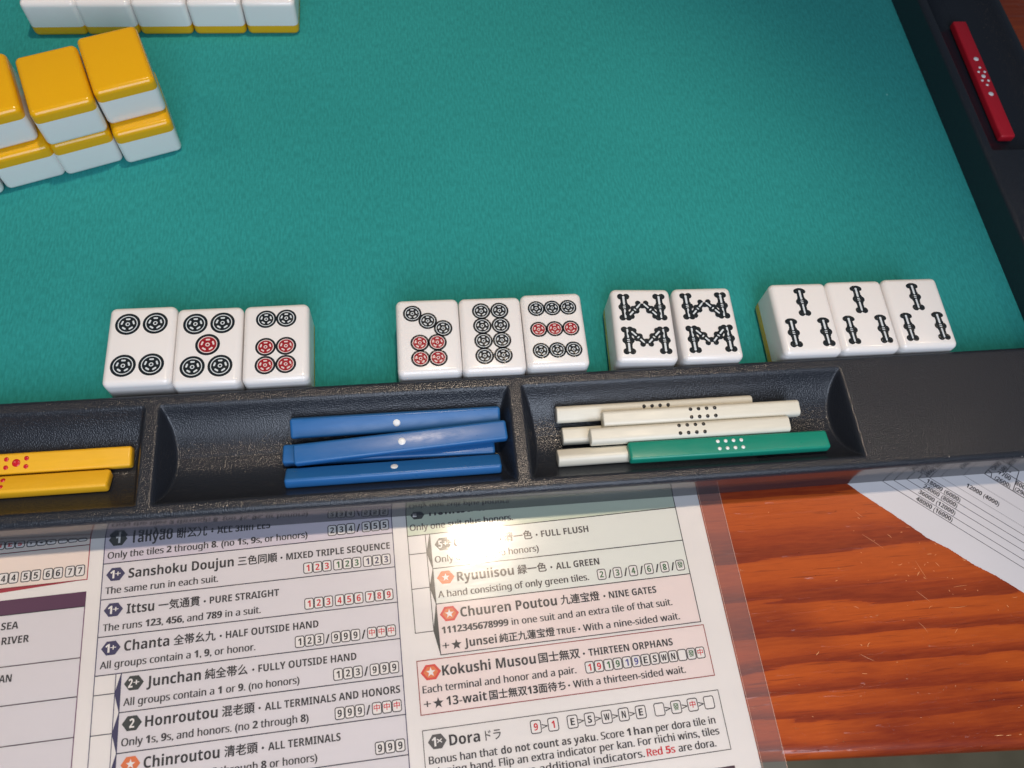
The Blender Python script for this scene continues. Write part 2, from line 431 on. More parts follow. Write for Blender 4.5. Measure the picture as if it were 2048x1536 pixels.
def bamboo_mesh(L, w=1.0, cap=True, diag=False):
    key = ('b', L, w, cap, diag)
    if key in MARK: return MARK[key]
    a = Flat(); h = L / 2; e = [0.0]
    def z(): e[0] += 0.002; return e[0]
    a.rect(-1.02 * w, -h + 0.6, 1.02 * w, h - 0.6, z(), INK)
    for sy in (-1, 1):
        if sy > 0 and cap:
            a.disc(0, h - 0.85, 1.5 * w, z(), INK, 18, 0.85)
            for sx in (-1, 1): a.disc(sx * 1.05 * w, h - 1.3, 0.78 * w, z(), INK, 16)
        else:
            for sx in (-1, 1): a.disc(sx * 0.88 * w, sy * (h - 1.0 * w), 1.0 * w, z(), INK, 18)
    for sx in (-1, 1): a.disc(sx * 0.74 * w, 0, 1.08 * w, z(), INK, 18)
    for sx in (-1, 1):
        for sy in (-1, 1): a.disc(sx * 0.7 * w, sy * h * 0.24, 0.5 * w, z(), INK, 12)
    zt = 0.05
    if diag:
        a.pill(0, h * 0.53, h * 0.62, 0.56, math.pi / 2, zt, INK_L); a.pill(0, -h * 0.5, h * 0.55, 0.56, math.pi / 2, zt, INK_L)
        a.pill(0, 0.0, 0.9, 0.48, 0, zt, INK_L)
    else:
        a.pill(0, (h - 1.1 + 0.85) / 2 + 0.1, h - 1.75, 0.66, math.pi / 2, zt, INK_L)
        a.disc(0, h - 1.3, 0.40, zt + 0.002, INK_L, 12)
        a.pill(0, -(h - 0.9 + 0.85) / 2, h - 1.75, 0.58, math.pi / 2, zt, INK_L)
        for dy in (-0.30, 0.32): a.pill(0, dy, 0.95, 0.34, 0.08, zt, INK_L)
    MARK[key] = a.mesh('bamboo_mark'); return MARK[key]
def tile(x, y, deg, label, group, marks=(), z=0.0, face_up=True):
    t = tag(empty('mahjong_tile', (x, y, z), (0, 0, R(deg))), label, 'mahjong tile', group)
    link('body', TM[(face_up, 'body')], t); link('back', TM[(face_up, 'back')], t)
    for mk in marks:
        if mk[0] == 'c': link('circle_mark', circle_mesh(mk[3], mk[4]), t, (mk[1], mk[2], TT + 0.03))
        else:
            o = link('bamboo_mark', bamboo_mesh(*mk[4]), t, (mk[1], mk[2], TT + 0.03 + mk[5])); o.rotation_euler = (0, 0, R(mk[3]))
    return t
def C(pts, r, red=()): return [('c', x, y, r, i in red) for i, (x, y) in enumerate(pts)]
P4 = C([(-4.05, 7.1), (4.05, 7.1), (-4.05, -7.1), (4.05, -7.1)], 3.72)
P5 = C([(-4.05, 7.4), (4.05, 7.4), (0, 0), (-4.05, -7.4), (4.05, -7.4)], 3.68, {2})
P6 = C([(-3.05, 8.0), (3.05, 8.0), (-3.05, -1.75), (3.05, -1.75), (-3.05, -8.0), (3.05, -8.0)], 3.12, {2, 3, 4, 5})
P7 = C([(-4.75, 8.0), (0.0, 5.15), (4.7, 2.3), (-2.8, -2.6), (2.65, -2.6), (-2.8, -8.05), (2.65, -8.05)], 2.95, {3, 4, 5, 6})
P8 = C([(sx * 2.93, y) for y in (8.05, 2.7, -2.68, -8.0) for sx in (-1, 1)], 2.95)
P9 = C([(x, y) for y in (7.65, 0.0, -7.65) for x in (-5.2, 0, 5.2)], 2.78, {3, 4, 5})
B3 = [('b', 0.0, 5.8, 0, (10.8, 1.15), 0), ('b', -5.55, -5.7, 0, (10.8, 1.15), 0), ('b', 5.55, -5.7, 0, (10.8, 1.15), 0)]
B8 = []
for sy in (1, -1):
    for sx in (-1, 1):
        B8.append(('b', sx * 5.9, sy * 6.15, 0 if sy > 0 else 180, (10.1, 1.1, False), 0.0))
        B8.append(('b', sx * 2.55, sy * 5.1, sx * sy * 43, (7.2, 0.92, False, True), 0.06 if sx < 0 else 0.12))
hand = [
    (-83.5, 125.5, -0.2, 'white tile with four black circles, leftmost in the front row', P4),
    (-63.45, 124.2, -0.1, 'white tile with five circles, the middle one red', P5),
    (-43.15, 124.2, 0.4, 'white tile with two black circles above four red ones', P6),
    (3.6, 123.75, -0.45, 'white tile with three slanting black circles above four red ones', P7),
    (23.65, 123.45, -0.7, 'white tile covered with eight black circles in two columns', P8),
    (43.8, 123.9, -0.34, 'white tile with three rows of three circles, middle row red', P9),
    (73.2, 124.2, -2.9, 'white tile with eight bamboo sticks in zigzags, left one of the two', B8),
    (94.4, 123.6, -1.3, 'white tile with eight bamboo sticks in zigzags, right one of the two', B8),
    (128.0, 123.7, -1.15, 'three-bamboo white tile, leftmost of three, its yellow-edged side showing', B3),
    (148.0, 123.7, -1.05, 'three-bamboo white tile in the middle of three alike', B3),
    (168.3, 123.75, -1.03, 'three-bamboo white tile, rightmost in the front row', B3)]
for x, y, a, lab, mk in hand: tile(x, y, a, lab, 'face-up tiles behind the front rail', mk)
ordn = ['first from the left', 'second from the left', 'third from the left', 'fourth from the left', 'rightmost']
for i, x in enumerate((-130.0, -110.4, -90.4, -70.1, -49.7)):
    tile(x, 271.4 + TL / 2, (0.3, -0.2, 0.1, 0, -0.2)[i], 'white tile with yellow base in the far row, %s' % ordn[i], 'far row of white tiles at the top edge')
gw = 'two-high wall of face-down tiles at the left'
for x, y, a, lab in ((-94.6, 223.97, 18.0, 'bottom tile under the rightmost yellow-topped tile of the stacked wall'),
                     (-114.75, 219.5, 18.8, 'bottom tile under the middle yellow-topped tile of the stacked wall'),
                     (-133.6, 213.9, 18.4, 'bottom wall tile left of middle, its yellow top edge jutting out'),
                     (-152.9, 206.8, 18.4, 'bottom wall tile at the left picture edge, only a corner visible')):
    tile(x + 0.25, y - 0.8, a, lab, gw, face_up=False)
for x, y, a, lab in ((-96.06, 227.94, 18.9, 'rightmost yellow-topped tile on the upper layer of the stacked wall'),
                     (-114.6, 219.2, 18.9, 'middle yellow-topped tile on the upper layer of the stacked wall'),
                     (-136.6, 215.9, 18.9, 'yellow-topped upper wall tile cut off by the left picture edge')):
    tile(x + 0.25, y - 0.8, a, lab, gw, z=TT + 0.02, face_up=False)

# ------------------------------------------------------------------ scoring sticks
SL, SW, ST = 63.6, 6.2, 3.4
bm = rounded_box(SL, SW, ST, 0.85, 4); 
for v in bm.verts: v.co.z -= ST
STICK = bm_to_mesh(bm, 'stick_bar', BLUE)
WL, WW, WT = 63.4, 5.2, 4.2
bm = bmesh.new(); bmesh.ops.create_cube(bm, size=1.0)
for v in bm.verts: v.co = Vector((v.co.x * WL, v.co.y * WW, (v.co.z + 0.5) * WT))
bmesh.ops.bevel(bm, geom=[e for e in bm.edges if abs(e.verts[0].co.x - e.verts[1].co.x) > 1], offset=1.5, segments=5, profile=0.5, affect='EDGES')
bmesh.ops.bevel(bm, geom=[e for e in bm.edges if abs(e.verts[0].co.x - e.verts[1].co.x) < 0.01], offset=0.35, segments=2, profile=0.5, affect='EDGES')
for v in bm.verts: v.co.z -= WT
IV_BAR = bm_to_mesh(bm, 'stick_bar', IVORY)
def bar_of(mt, base=STICK):
    me = base.copy(); me.materials.clear(); me.materials.append(mt); return me
BAR = {'blue': STICK, 'green': bar_of(GREEN), 'yellow': bar_of(YEL), 'red': bar_of(RED), 'ivory': IV_BAR}
DOTM = {}
def dot_mesh(r, mt):
    key = (r, mt.name)
    if key not in DOTM:
        v, f = [], []; n = 14
        rings = [(r, -0.05), (r * 0.92, 0.10), (r * 0.6, 0.20), (0.001, 0.24)]
        for rr, z in rings: v += [(rr * math.cos(2 * math.pi * i / n), rr * math.sin(2 * math.pi * i / n), z) for i in range(n)]
        for q in range(3):
            for i in range(n): f.append((q * n + i, q * n + (i + 1) % n, (q + 1) * n + (i + 1) % n, (q + 1) * n + i))
        me = bpy.data.meshes.new('dot'); me.from_pydata([(a * S, b * S, c * S) for a, b, c in v], [], f); me.materials.append(mt)
        for p in me.polygons: p.use_smooth = True
        DOTM[key] = me
    return DOTM[key]
def stick(kind, top, yaw, roll, label, dots, dotmat, group, pitch=0.0):
    """top = centre of the stick's upper face"""
    o = empty('scoring_stick', top)
    o.rotation_euler = (Matrix.Rotation(R(yaw), 3, 'Z') @ Matrix.Rotation(R(pitch), 3, 'Y') @ Matrix.Rotation(R(roll), 3, 'X')).to_euler()
    tag(o, label, 'scoring stick', group)
    link('bar', BAR[kind], o)
    for x, y, r in dots: link('dot', dot_mesh(r, dotmat), o, (x, y, 0.0))
    return o
def trough(phi, rad=13.31, c=90.3):
    return c + rad * math.sin(R(phi)), TOP - TR_D + TR_R - rad * math.cos(R(phi))
one = [(0, 0, 1.15)]
gb = 'blue sticks in the middle tray'
y, z = trough(30); stick('blue', (-7.6, y, z), 0.0, 30, 'blue scoring stick leaning on the tray wall nearest the tiles', one, DOT_W, gb)
y, z = trough(-3.5); stick('blue', (-10.0, y, z), -1.0, -3.5, 'blue scoring stick buried at the bottom, only its ends visible', one, DOT_W, gb)
y, z = trough(-34); stick('blue', (-8.8, y, z), 0.25, -34, 'blue scoring stick nearest the printed rules sheet', one, DOT_W, gb)
stick('blue', (-6.2, 89.9, 12.4), 3.46, 5, 'blue scoring stick lying askew on top of the others, glinting at one end', one, DOT_W, gb)
eight = [(x, yy, 0.62) for x in (-3.75, -1.25, 1.25, 3.75) for yy in (-1.25, 1.25)]
eight_i = [(x, yy, 0.60) for x in (-3.9, -1.3, 1.3, 3.9) for yy in (-1.25, 1.25)]
gi = 'ivory sticks in the right tray'
wr = TR_R - 0.1 - WT
y, z = trough(27, wr); stick('ivory', (73.5, y, z), 0.0, 27, 'ivory scoring stick farthest back against the tray wall, half covered', eight_i, DOT_K, gi)
y, z = trough(0, wr); stick('ivory', (43.1 + WL / 2, y, z), 0.0, 0, 'ivory scoring stick stub showing between two others at the tray bottom', eight_i, DOT_K, gi)
y, z = trough(-31, wr); stick('ivory', (40.4 + WL / 2, y, z), 0.3, -31, 'ivory scoring stick mostly hidden beneath the green one', eight_i, DOT_K, gi)
stick('ivory', (87.2, 92.9, 13.3), -0.1, 8, 'ivory scoring stick reaching farthest right among the ivory ones', eight_i, DOT_K, gi)
stick('ivory', (82.5, 87.65, 13.6), 0.0, 2, 'ivory scoring stick lying on top, next to the green one', eight_i, DOT_K, gi)
stick('green', (93.6, 81.8, 13.4), -0.2, -7, 'green scoring stick with eight white dots on the ivory pile', eight, DOT_W, None)
five = [(0, 0, 1.2)] + [(sx * 2.75, sy * 1.2, 0.7) for sx in (-1, 1) for sy in (-1, 1)]
gy = 'yellow sticks in the left tray'
y, z = trough(8.5); stick('yellow', (-85.1 - SL / 2, y, z), 0.1, 8.5, 'yellow scoring stick with red dots nearer the tiles', five, DOT_R, gy)
y, z = trough(-19); stick('yellow', (-90.6 - SL / 2, y, z), 0.2, -19, 'yellow scoring stick nearer the rules sheet, farther left', five, DOT_R, gy)
ten = [(-9.6, 0, 1.1), (9.6, 0, 1.1), (0, 0, 0.95)] + [(sx * 2.4, sy * 1.35, 0.6) for sx in (-1, 1) for sy in (-1, 1)] + [(-4.8, 0, 0.6), (4.8, 0, 0.6)]
stick('red', (236.9, 236.0, 8.3), -91.2, 0, 'red scoring stick with white dots on the side rail', ten, DOT_W, None)

# ------------------------------------------------------------------ printed sheets
PAPER_Z = ZT + 0.11
Z1, Z2, Z3, Z4, ZF = PAPER_Z + 0.015, PAPER_Z + 0.03, PAPER_Z + 0.045, PAPER_Z + 0.06, PAPER_Z + 0.085
K_TXT = mat('print_charcoal', (0.035, 0.030, 0.034), 0.6, 0.2); K_SUB = mat('print_grey', (0.05, 0.045, 0.05), 0.6, 0.2)
P_NAVY = mat('print_navy', (0.040, 0.034, 0.115), 0.6, 0.2); P_LILAC = mat('print_lilac', (0.70, 0.68, 0.715), 0.7, 0.2)
P_LILAC2 = mat('print_lilac_deep', (0.64, 0.60, 0.68), 0.7, 0.2); P_SLATE = mat('print_slate', (0.035, 0.042, 0.04), 0.6, 0.2)
P_ORANGE = mat('print_orange', (0.72, 0.20, 0.055), 0.6, 0.2); P_RED = mat('print_red', (0.60, 0.02, 0.035), 0.6, 0.2)
P_VERM = mat('print_vermilion', (0.66, 0.055, 0.035), 0.6, 0.2); P_PINK = mat('print_pink', (0.80, 0.71, 0.70), 0.7, 0.2)
P_BRICK = mat('print_brick', (0.30, 0.06, 0.05), 0.6, 0.2); P_SAGE = mat('print_sage', (0.60, 0.67, 0.56), 0.7, 0.2)
P_MINT = mat('print_mint', (0.74, 0.765, 0.735), 0.7, 0.2); P_GREY = mat('print_mid_grey', (0.09, 0.085, 0.085), 0.6, 0.2)
P_WHITE = mat('print_white', (0.80, 0.78, 0.775), 0.7, 0.2); P_GREEN = mat('print_green', (0.03, 0.15, 0.04), 0.6, 0.2)
P_BLUE = mat('print_blue', (0.08, 0.08, 0.33), 0.6, 0.2); P_PLUM = mat('print_plum', (0.10, 0.016, 0.075), 0.6, 0.2)
P_PLUMD = mat('print_dark_plum', (0.07, 0.03, 0.045), 0.6, 0.2); P_PEACH = mat('print_peach', (0.82, 0.73, 0.68), 0.7, 0.2)
P_CRIM = mat('print_crimson', (0.40, 0.015, 0.035), 0.6, 0.2); P_PURPL = mat('print_purple_line', (0.16, 0.05, 0.13), 0.6, 0.2)
PAPER = make_paper('sheet_paper', (0.80, 0.78, 0.775)); PAPER2 = make_paper('score_paper', (0.63, 0.60, 0.61))

_gl = {}
def sans(s, heavy):
    """the humanist sans letters of the sheet, in regular or true bold"""
    up, lo = (0x1D5D4, 0x1D5EE) if heavy else (0x1D5A0, 0x1D5BA)
    out = ''
    for ch in s:
        if 'A' <= ch <= 'Z': out += chr(up + ord(ch) - 65)
        elif 'a' <= ch <= 'z': out += chr(lo + ord(ch) - 97)
        elif '0' <= ch <= '9': out += chr(0x1D7EC + ord(ch) - 48)
        else: out += ch
    return out
def text_data(s, bold):
    """flat outlines of a line of lettering in font units (origin at its left baseline)"""
    key = (s, bold)
    if key not in _gl:
        cu = bpy.data.curves.new('lettering', 'FONT'); cu.body = sans(s, bold >= 0.02); cu.size = 1.0; cu.resolution_u = 3
        cu.fill_mode = 'FRONT'
        ob = bpy.data.objects.new('lettering', cu); me = bpy.data.meshes.new_from_object(ob)
        v = [(a.co.x, a.co.y) for a in me.vertices]; f = [tuple(p.vertices) for p in me.polygons]
        bpy.data.objects.remove(ob); bpy.data.curves.remove(cu); bpy.data.meshes.remove(me)
        _gl[key] = (v, f)
    return _gl[key]
CAPH = 0.714
def lettering(name, parts, mt, parent, z):
    """parts: list of (string, x0, x1 or None, baseline, cap height, bold, angle)"""
    V, F = [], []
    for s, x0, x1, yb, cap, bold, ang in parts:
        v, f = text_data(s, bold)
        if not v: continue
        lo = min(a for a, b in v); hi = max(a for a, b in v)
        sy = cap / CAPH; sx = (x1 - x0) / (hi - lo) if x1 is not None else sy * 0.86
        ca, sa = math.cos(ang), math.sin(ang)
        cjk = any(ord(c) > 0x2FFF for c in s)            # strokes printed heavier than the bare outline
        d = (0.075 if bold >= 0.015 else 0.03) if cjk else (0.030 if bold >= 0.02 else 0.082)
        for n_, (ox, oy) in enumerate(((-d, 0), (d, 0), (0, d * 0.8), (0, -d * 0.8)) if cjk else ((-d, 0), (d, 0))):
            b0 = len(V)
            for a, b in v:
                px, py = (a - lo) * sx + ox, b * sy + oy
                V.append((x0 + px * ca - py * sa, yb + px * sa + py * ca, z + 0.003 * n_))
            F += [tuple(b0 + i for i in q) for q in f]
    o = mesh_obj(name, V, F, mt, parent)
    me = o.data
    if me.polygons and sum(p.normal.z for p in me.polygons) < 0: me.flip_normals()
    return o

sheet = tag(empty('rules_sheet', (0, 0, 0), (0, 0, R(1.95))), 'laminated sheet of printed game rules lying in front of the rail', 'rules sheet')
pw = [(-190, -14), (87.9, -14), (87.9, 84), (-190, 84)]
def slab(name, pts, z0, z1, mt, parent=None):
    n = len(pts); v = [(x, y, z1) for x, y in pts] + [(x, y, z0) for x, y in pts]
    f = [tuple(range(n)), tuple(range(2 * n - 1, n - 1, -1))] + [(i, i + n, (i + 1) % n + n, (i + 1) % n) for i in range(n)]
    return mesh_obj(name, v, f, mt, parent)
slab('paper', pw, ZT + 0.02, PAPER_Z, PAPER, sheet)
fm = mesh_obj('laminate_film', [(-197, -21, ZF), (88.1, -21, ZF), (88.1, 84, ZF), (-197, 84, ZF)], [(0, 1, 2, 3)], FILM, sheet)
mesh_obj('film_border', [(88.1, -21, ZF), (95.3, -21, ZF), (95.3, 84, ZF), (88.1, 84, ZF)], [(0, 1, 2, 3)], FILM_EDGE, sheet)
ed = Flat(); EDGE = mat('film_edge', (0.70, 0.42, 0.32), 0.25, 0.6)
for x in (88.3, 95.2): ed.line(x, -20, x, 84, 0.09, ZF + 0.01, EDGE)
link('film_edge', ed.mesh('film_edge'), sheet)

def panel(x0, y0, x1, y1, fill, border=None, bw=0.26, name='row_panel'):
    a = Flat()
    if fill: a.rect(x0, y0, x1, y1, Z1, fill)
    if border:
        h = bw / 2
        a.ring([(x0 - h, y0 - h), (x1 + h, y0 - h), (x1 + h, y1 + h), (x0 - h, y1 + h)], [(x0 + h, y0 + h), (x1 - h, y0 + h), (x1 - h, y1 - h), (x0 + h, y1 - h)], Z2, border)
    return link(name, a.mesh(name), sheet)
def star(cx, cy, r, rot=90):
    return [(cx + (r if i % 2 == 0 else r * 0.42) * math.cos(R(rot + 36 * i)), cy + (r if i % 2 == 0 else r * 0.42) * math.sin(R(rot + 36 * i))) for i in range(10)]
def badge(cx, cy, w, h, mt, txt=None, inner=None, tmat=P_WHITE):
    a = Flat(); q = w * 0.27
    hexa = lambda s: [(cx - w / 2 * s, cy), (cx - (w / 2 - q) * s, cy - h / 2 * s), (cx + (w / 2 - q) * s, cy - h / 2 * s), (cx + w / 2 * s, cy), (cx + (w / 2 - q) * s, cy + h / 2 * s), (cx - (w / 2 - q) * s, cy + h / 2 * s)]
    a.poly(hexa(1), Z2, mt)
    if inner: a.poly(hexa(0.72), Z3, inner)
    if txt == '*':
        st = star(cx, cy, h * 0.33); c = (cx, cy)
        for i in range(10): a.poly([c, st[i], st[(i + 1) % 10]], Z4, P_WHITE)
    o = link('badge', a.mesh('badge'), sheet)
    if txt and txt != '*':
        if len(txt) == 1: lettering('badge_text', [(txt, cx - 0.62, cx + 0.62, cy - 1.15, 2.3, 0.035, 0)], tmat, o, Z3)
        else: lettering('badge_text', [(txt[0], cx - 1.45, cx - 0.35, cy - 1.15, 2.3, 0.035, 0), (txt[1], cx - 0.1, cx + 1.35, cy - 0.75, 1.75, 0.03, 0)], tmat, o, Z3)
    return o
def icon(x, y, ch='', cm=K_TXT, w=2.72, h=3.3):
    """little tile drawing: rounded outline with a character inside; x, y = lower left"""
    a = Flat(); cx, cy = x + w / 2, y + h / 2
    a.ring(rrect(cx, cy, w, h, 0.62), rrect(cx, cy, w - 0.52, h - 0.52, 0.40), Z3, K_SUB)
    a.poly(rrect(cx, cy, w - 0.52, h - 0.52, 0.40), Z2, P_WHITE)
    o = link('tile_icon', a.mesh('tile_icon'), sheet)
    if ch:
        if ch in '中發': p = (ch, cx - 0.82, cx + 0.82, cy - 0.62, 1.45, 0.012, 0)
        elif ch == '1': p = (ch, cx - 0.42, cx + 0.42, cy - 0.95, 1.9, 0.02, 0)
        elif ch == 'W': p = (ch, cx - 0.8, cx + 0.8, cy - 0.85, 1.7, 0.02, 0)
        else: p = (ch, cx - 0.56, cx + 0.56, cy - 0.92, 1.85, 0.02, 0)
        lettering('icon_text', [p], cm, o, Z4)
    return o
def icons(right, y, s, colors=None, pitch=2.74, gap=0.62, slash=1.9):
    """right-aligned run such as '123/999' or '123 456'"""
    x = right; n = len(s)
    sl = []
    for i in range(n - 1, -1, -1):
        ch = s[i]
        if ch == ' ': x -= gap
        elif ch == '/': x -= slash; sl.append(('/', x + 0.35, x + slash - 0.45, y + 0.35, 2.5, 0.0, 0))
        else:
            x -= pitch; icon(x + 0.0, y, '' if ch == '_' else ch, (colors or {}).get(i, {'中': P_RED, '發': P_GREEN}.get(ch, K_TXT)))
    if sl: lettering('slashes', sl, K_TXT, sheet, Z3)
BT, BS, BB = 0.030, 0.021, 0.010
DOT = '\u00b7'
def row(y, title, kan, sub, body):
    """y = (title baseline, body baseline); title/kan/sub/body = (text, x0, x1)"""
    if title: lettering('title_text', [(title[0], title[1], title[2], y[0], 2.75, BT, 0)], K_TXT, sheet, Z3)
    if kan: lettering('kanji_text', [(kan[0], kan[1], kan[2], y[0] + 0.15, 2.15, 0.02, 0)], K_TXT, sheet, Z3)
    if sub:
        bx = sub[1] + 0.35; a = Flat(); a.disc(bx, y[0] + 0.95, 0.33, Z3, K_TXT, 10); link('bullet', a.mesh('bullet'), sheet)
        lettering('subtitle_text', [(sub[0], sub[1] + 1.75, sub[2], y[0] + 0.1, 1.98, BS, 0)], K_SUB, sheet, Z3)
    if body: lettering('body_text', [(body[0], body[1], body[2], y[1], 1.92, BB, 0)], K_SUB, sheet, Z3)

# column 2
XL2, XR2, XS2 = -91.4, -8.35, -84.45
panel(XL2, 66.6, XR2, 77.0, P_LILAC2, P_NAVY)
for y0, y1 in ((56.3, 66.6), (45.95, 56.3), (35.65, 45.95)): panel(XL2, y0, XR2, y1, P_LILAC, P_NAVY)
for y0, y1 in ((25.45, 35.65), (15.3, 25.45), (5.1, 15.3), (-5.2, 5.1)): panel(XS2, y0, XR2, y1, P_LILAC, P_NAVY)
for y0, y1 in ((30.6, 35.65), (20.45, 30.6), (10.3, 20.45), (0.1, 10.3)): panel(XL2, y0, XS2 - 1.4, y1, None, P_NAVY, 0.22, 'branch_box')
for yc in (30.55, 20.42, 10.25, 0.1):
    a = Flat(); a.poly([(XS2 - 0.1, yc - 4.9), (XS2 - 0.1, yc + 4.95), (XS2 - 1.5, yc)], Z3, P_NAVY); link('branch_arrow', a.mesh('branch_arrow'), sheet)
row((72.0, 68.0), ('Tanyao', -84.2, -72.4), ('断么九', -71.1, -62.6), ('ALL SIMPLES', -61.4, -44.3), ('Only the tiles 2 through 8. (no 1s, 9s, or honors)', -90.3, -33.5))
row((61.8, 57.8), ('Sanshoku Doujun', -84.2, -54.8), ('三色同順', -53.6, -42.4), ('MIXED TRIPLE SEQUENCE', -41.5, -9.45), ('The same run in each suit.', -90.25, -59.2))
row((51.65, 47.45), ('Ittsu', -84.1, -76.65), ('一気通貫', -75.4, -64.1), ('PURE STRAIGHT', -63.1, -42.0), ('The runs 123, 456, and 789 in a suit.', -90.2, -47.2))
row((41.45, 37.35), ('Chanta', -84.15, -72.1), ('全帯幺九', -70.9, -59.6), ('HALF OUTSIDE HAND', -58.5, -31.1), ('All groups contain a 1, 9, or honor.', -90.2, -48.7))
row((31.25, 27.0), ('Junchan', -77.6, -63.3), ('純全帯么', -62.2, -50.8), ('FULLY OUTSIDE HAND', -49.6, -20.9), ('All groups contain a 1 or 9. (no honors)', -83.4, -36.8))
row((21.0, 16.9), ('Honroutou', -77.5, -58.65), ('混老頭', -57.5, -48.9), ('ALL TERMINALS AND HONORS', -47.9, -9.4), ('Only 1s, 9s, and honors. (no 2 through 8)', -83.3, -34.6))
row((10.85, 6.7), ('Chinroutou', -77.35, -58.0), ('清老頭', -56.7, -48.1), ('ALL TERMINALS', -47.1, -26.2), ('Only 1s and 9s. (no 2 through 8 or honors)', -83.3, -32.6))
for cx, cy, mt, tx in ((-87.76, 73.55, P_SLATE, '1'), (-87.78, 63.3, P_NAVY, '1+'), (-87.72, 53.2, P_NAVY, '1+'), (-87.68, 42.7, P_NAVY, '1+'), (-80.98, 32.7, P_SLATE, '2+'), (-80.92, 22.4, P_SLATE, '2')):
    badge(cx, cy, 5.2, 3.75, mt, tx)
badge(-80.7, 12.3, 5.0, 3.75, P_ORANGE, '*')
red3 = {0: P_RED, 1: P_RED, 2: P_RED}
icons(-9.2, 67.7, '234/555')
icons(-9.4, 57.2, '123 123 123', {**red3, 4: P_GREEN, 5: P_GREEN, 6: P_GREEN, 8: P_NAVY, 9: P_NAVY, 10: P_NAVY}, gap=0.45)
icons(-9.35, 46.8, '123 456 789', {i: P_RED for i in range(11)}, gap=0.45)
icons(-9.35, 36.5, '123/999/中中中')
icons(-9.2, 26.4, '123/999'); icons(-9.2, 16.2, '999/中中中'); icons(-9.0, 6.05, '999')

# column 3
XL3, XR3, XS3 = -3.95, 79.95, 2.7
panel(XL3, 65.0, XR3, 75.6, P_SAGE, K_TXT)
panel(XS3, 54.45, XR3, 65.0, P_MINT, K_TXT); panel(XS3, 44.05, XR3, 54.45, P_MINT, K_TXT); panel(XS3, 29.75, XR3, 44.05, P_PINK, K_TXT)
for y0, y1 in ((59.4, 65.0), (49.1, 59.4), (36.55, 49.1)): panel(XL3, y0, XS3 - 1.35, y1, None, K_TXT, 0.22, 'branch_box')
for lo, hi, yc in ((54.5, 64.9, 59.4), (44.2, 54.3, 49.1), (29.9, 44.0, 36.55)):
    a = Flat(); a.poly([(XS3 - 0.1, lo), (XS3 - 0.1, hi), (XS3 - 1.45, yc)], Z3, P_SLATE); link('branch_arrow', a.mesh('branch_arrow'), sheet)
row((70.6, 66.55), ('Honitsu', 3.1, 16.4), ('混一色', 17.6, 26.2), ('HALF FLUSH', 27.3, 44.0), ('Only one suit plus honors.', -3.05, 28.4))
row((60.2, 56.1), ('Chinitsu', 9.6, 24.1), ('清一色', 25.0, 33.6), ('FULL FLUSH', 34.7, 51.2), ('Only one suit. (no honors)', 3.6, 35.0))
row((49.9, 45.75), ('Ryuuiisou', 9.6, 26.6), ('緑一色', 27.8, 36.5), ('ALL GREEN', 37.7, 52.8), ('A hand consisting of only green tiles.', 3.6, 48.8))
row((39.55, 35.5), ('Chuuren Poutou', 9.5, 38.1), ('九連宝燈', 39.3, 51.0), ('NINE GATES', 52.2, 68.5), ('1112345678999 in one suit and an extra tile of that suit.', 3.7, 72.5))
badge(-0.45, 71.9, 5.2, 3.75, P_SLATE, '2+'); badge(6.5, 61.55, 5.2, 3.75, P_SLATE, '5+')
badge(6.25, 51.5, 5.2, 3.75, P_ORANGE, '*'); badge(6.3, 40.9, 5.6, 4.1, P_VERM, '*', P_ORANGE)
icons(79.1, 45.3, '2/3/4/6/8/發', {i: P_GREEN for i in range(11)}, pitch=3.0, slash=1.92)
def second(y, x, word, wx1, kan, kx0, kx1, mid, tail, tx0, tx1):
    lettering('plus_text', [('+', x, x + 1.9, y - 0.1, 2.3, 0.02, 0)], K_TXT, sheet, Z3)
    a = Flat(); st = star(x + 4.0, y + 0.95, 1.55)
    for i in range(10): a.poly([(x + 4.0, y + 0.95), st[i], st[(i + 1) % 10]], Z3, K_TXT)
    link('star', a.mesh('star'), sheet)
    lettering('variant_text', [(word, x + 6.3, wx1, y, 2.35, 0.024, 0)], K_TXT, sheet, Z3)
    lettering('kanji_text', [(kan, kx0, kx1, y + 0.1, 1.95, 0.016, 0)], K_TXT, sheet, Z3)
    if mid: lettering('subtitle_text', [(mid[0], mid[1], mid[2], y + 0.15, 1.6, BS, 0)], K_SUB, sheet, Z3)
    a = Flat(); a.disc(tx0 + 0.35, y + 0.9, 0.3, Z3, K_TXT, 10); link('bullet', a.mesh('bullet'), sheet)
    lettering('body_text', [(tail, tx0 + 1.6, tx1, y + 0.1, 1.92, BB, 0)], K_SUB, sheet, Z3)
second(31.1, 3.45, 'Junsei', 19.1, '純正九蓮宝燈', 19.9, 36.1, ('TRUE', 36.8, 42.3), 'With a nine-sided wait.', 43.1, 73.9)
panel(-4.2, 14.5, 80.5, 28.8, P_PINK, P_BRICK)
row((24.1, 20.05), ('Kokushi Musou', 2.7, 29.5), ('国士無双', 30.4, 42.4), ('THIRTEEN ORPHANS', 43.3, 70.2), ('Each terminal and honor and a pair.', -3.15, 40.6))
badge(-0.5, 25.45, 5.8, 4.1, P_VERM, '*', P_ORANGE)
icons(79.2, 19.5, '191919ESWN_發中', {0: P_RED, 1: P_RED, 2: P_GREEN, 3: P_GREEN, 4: P_BLUE, 5: P_BLUE}, pitch=2.76)
second(16.15, -3.15, '13-wait', 14.4, '国士無双13面待ち', 15.2, 36.9, None, 'With a thirteen-sided wait.', 37.6, 72.3)
panel(-4.15, -5.2, 80.5, 10.5, None, P_GREY, 0.22)
badge(-0.38, 7.35, 5.1, 3.7, P_GREY, '1\u00d7')
lettering('title_text', [('Dora', 2.9, 11.3, 5.85, 2.75, BT, 0)], K_TXT, sheet, Z3)
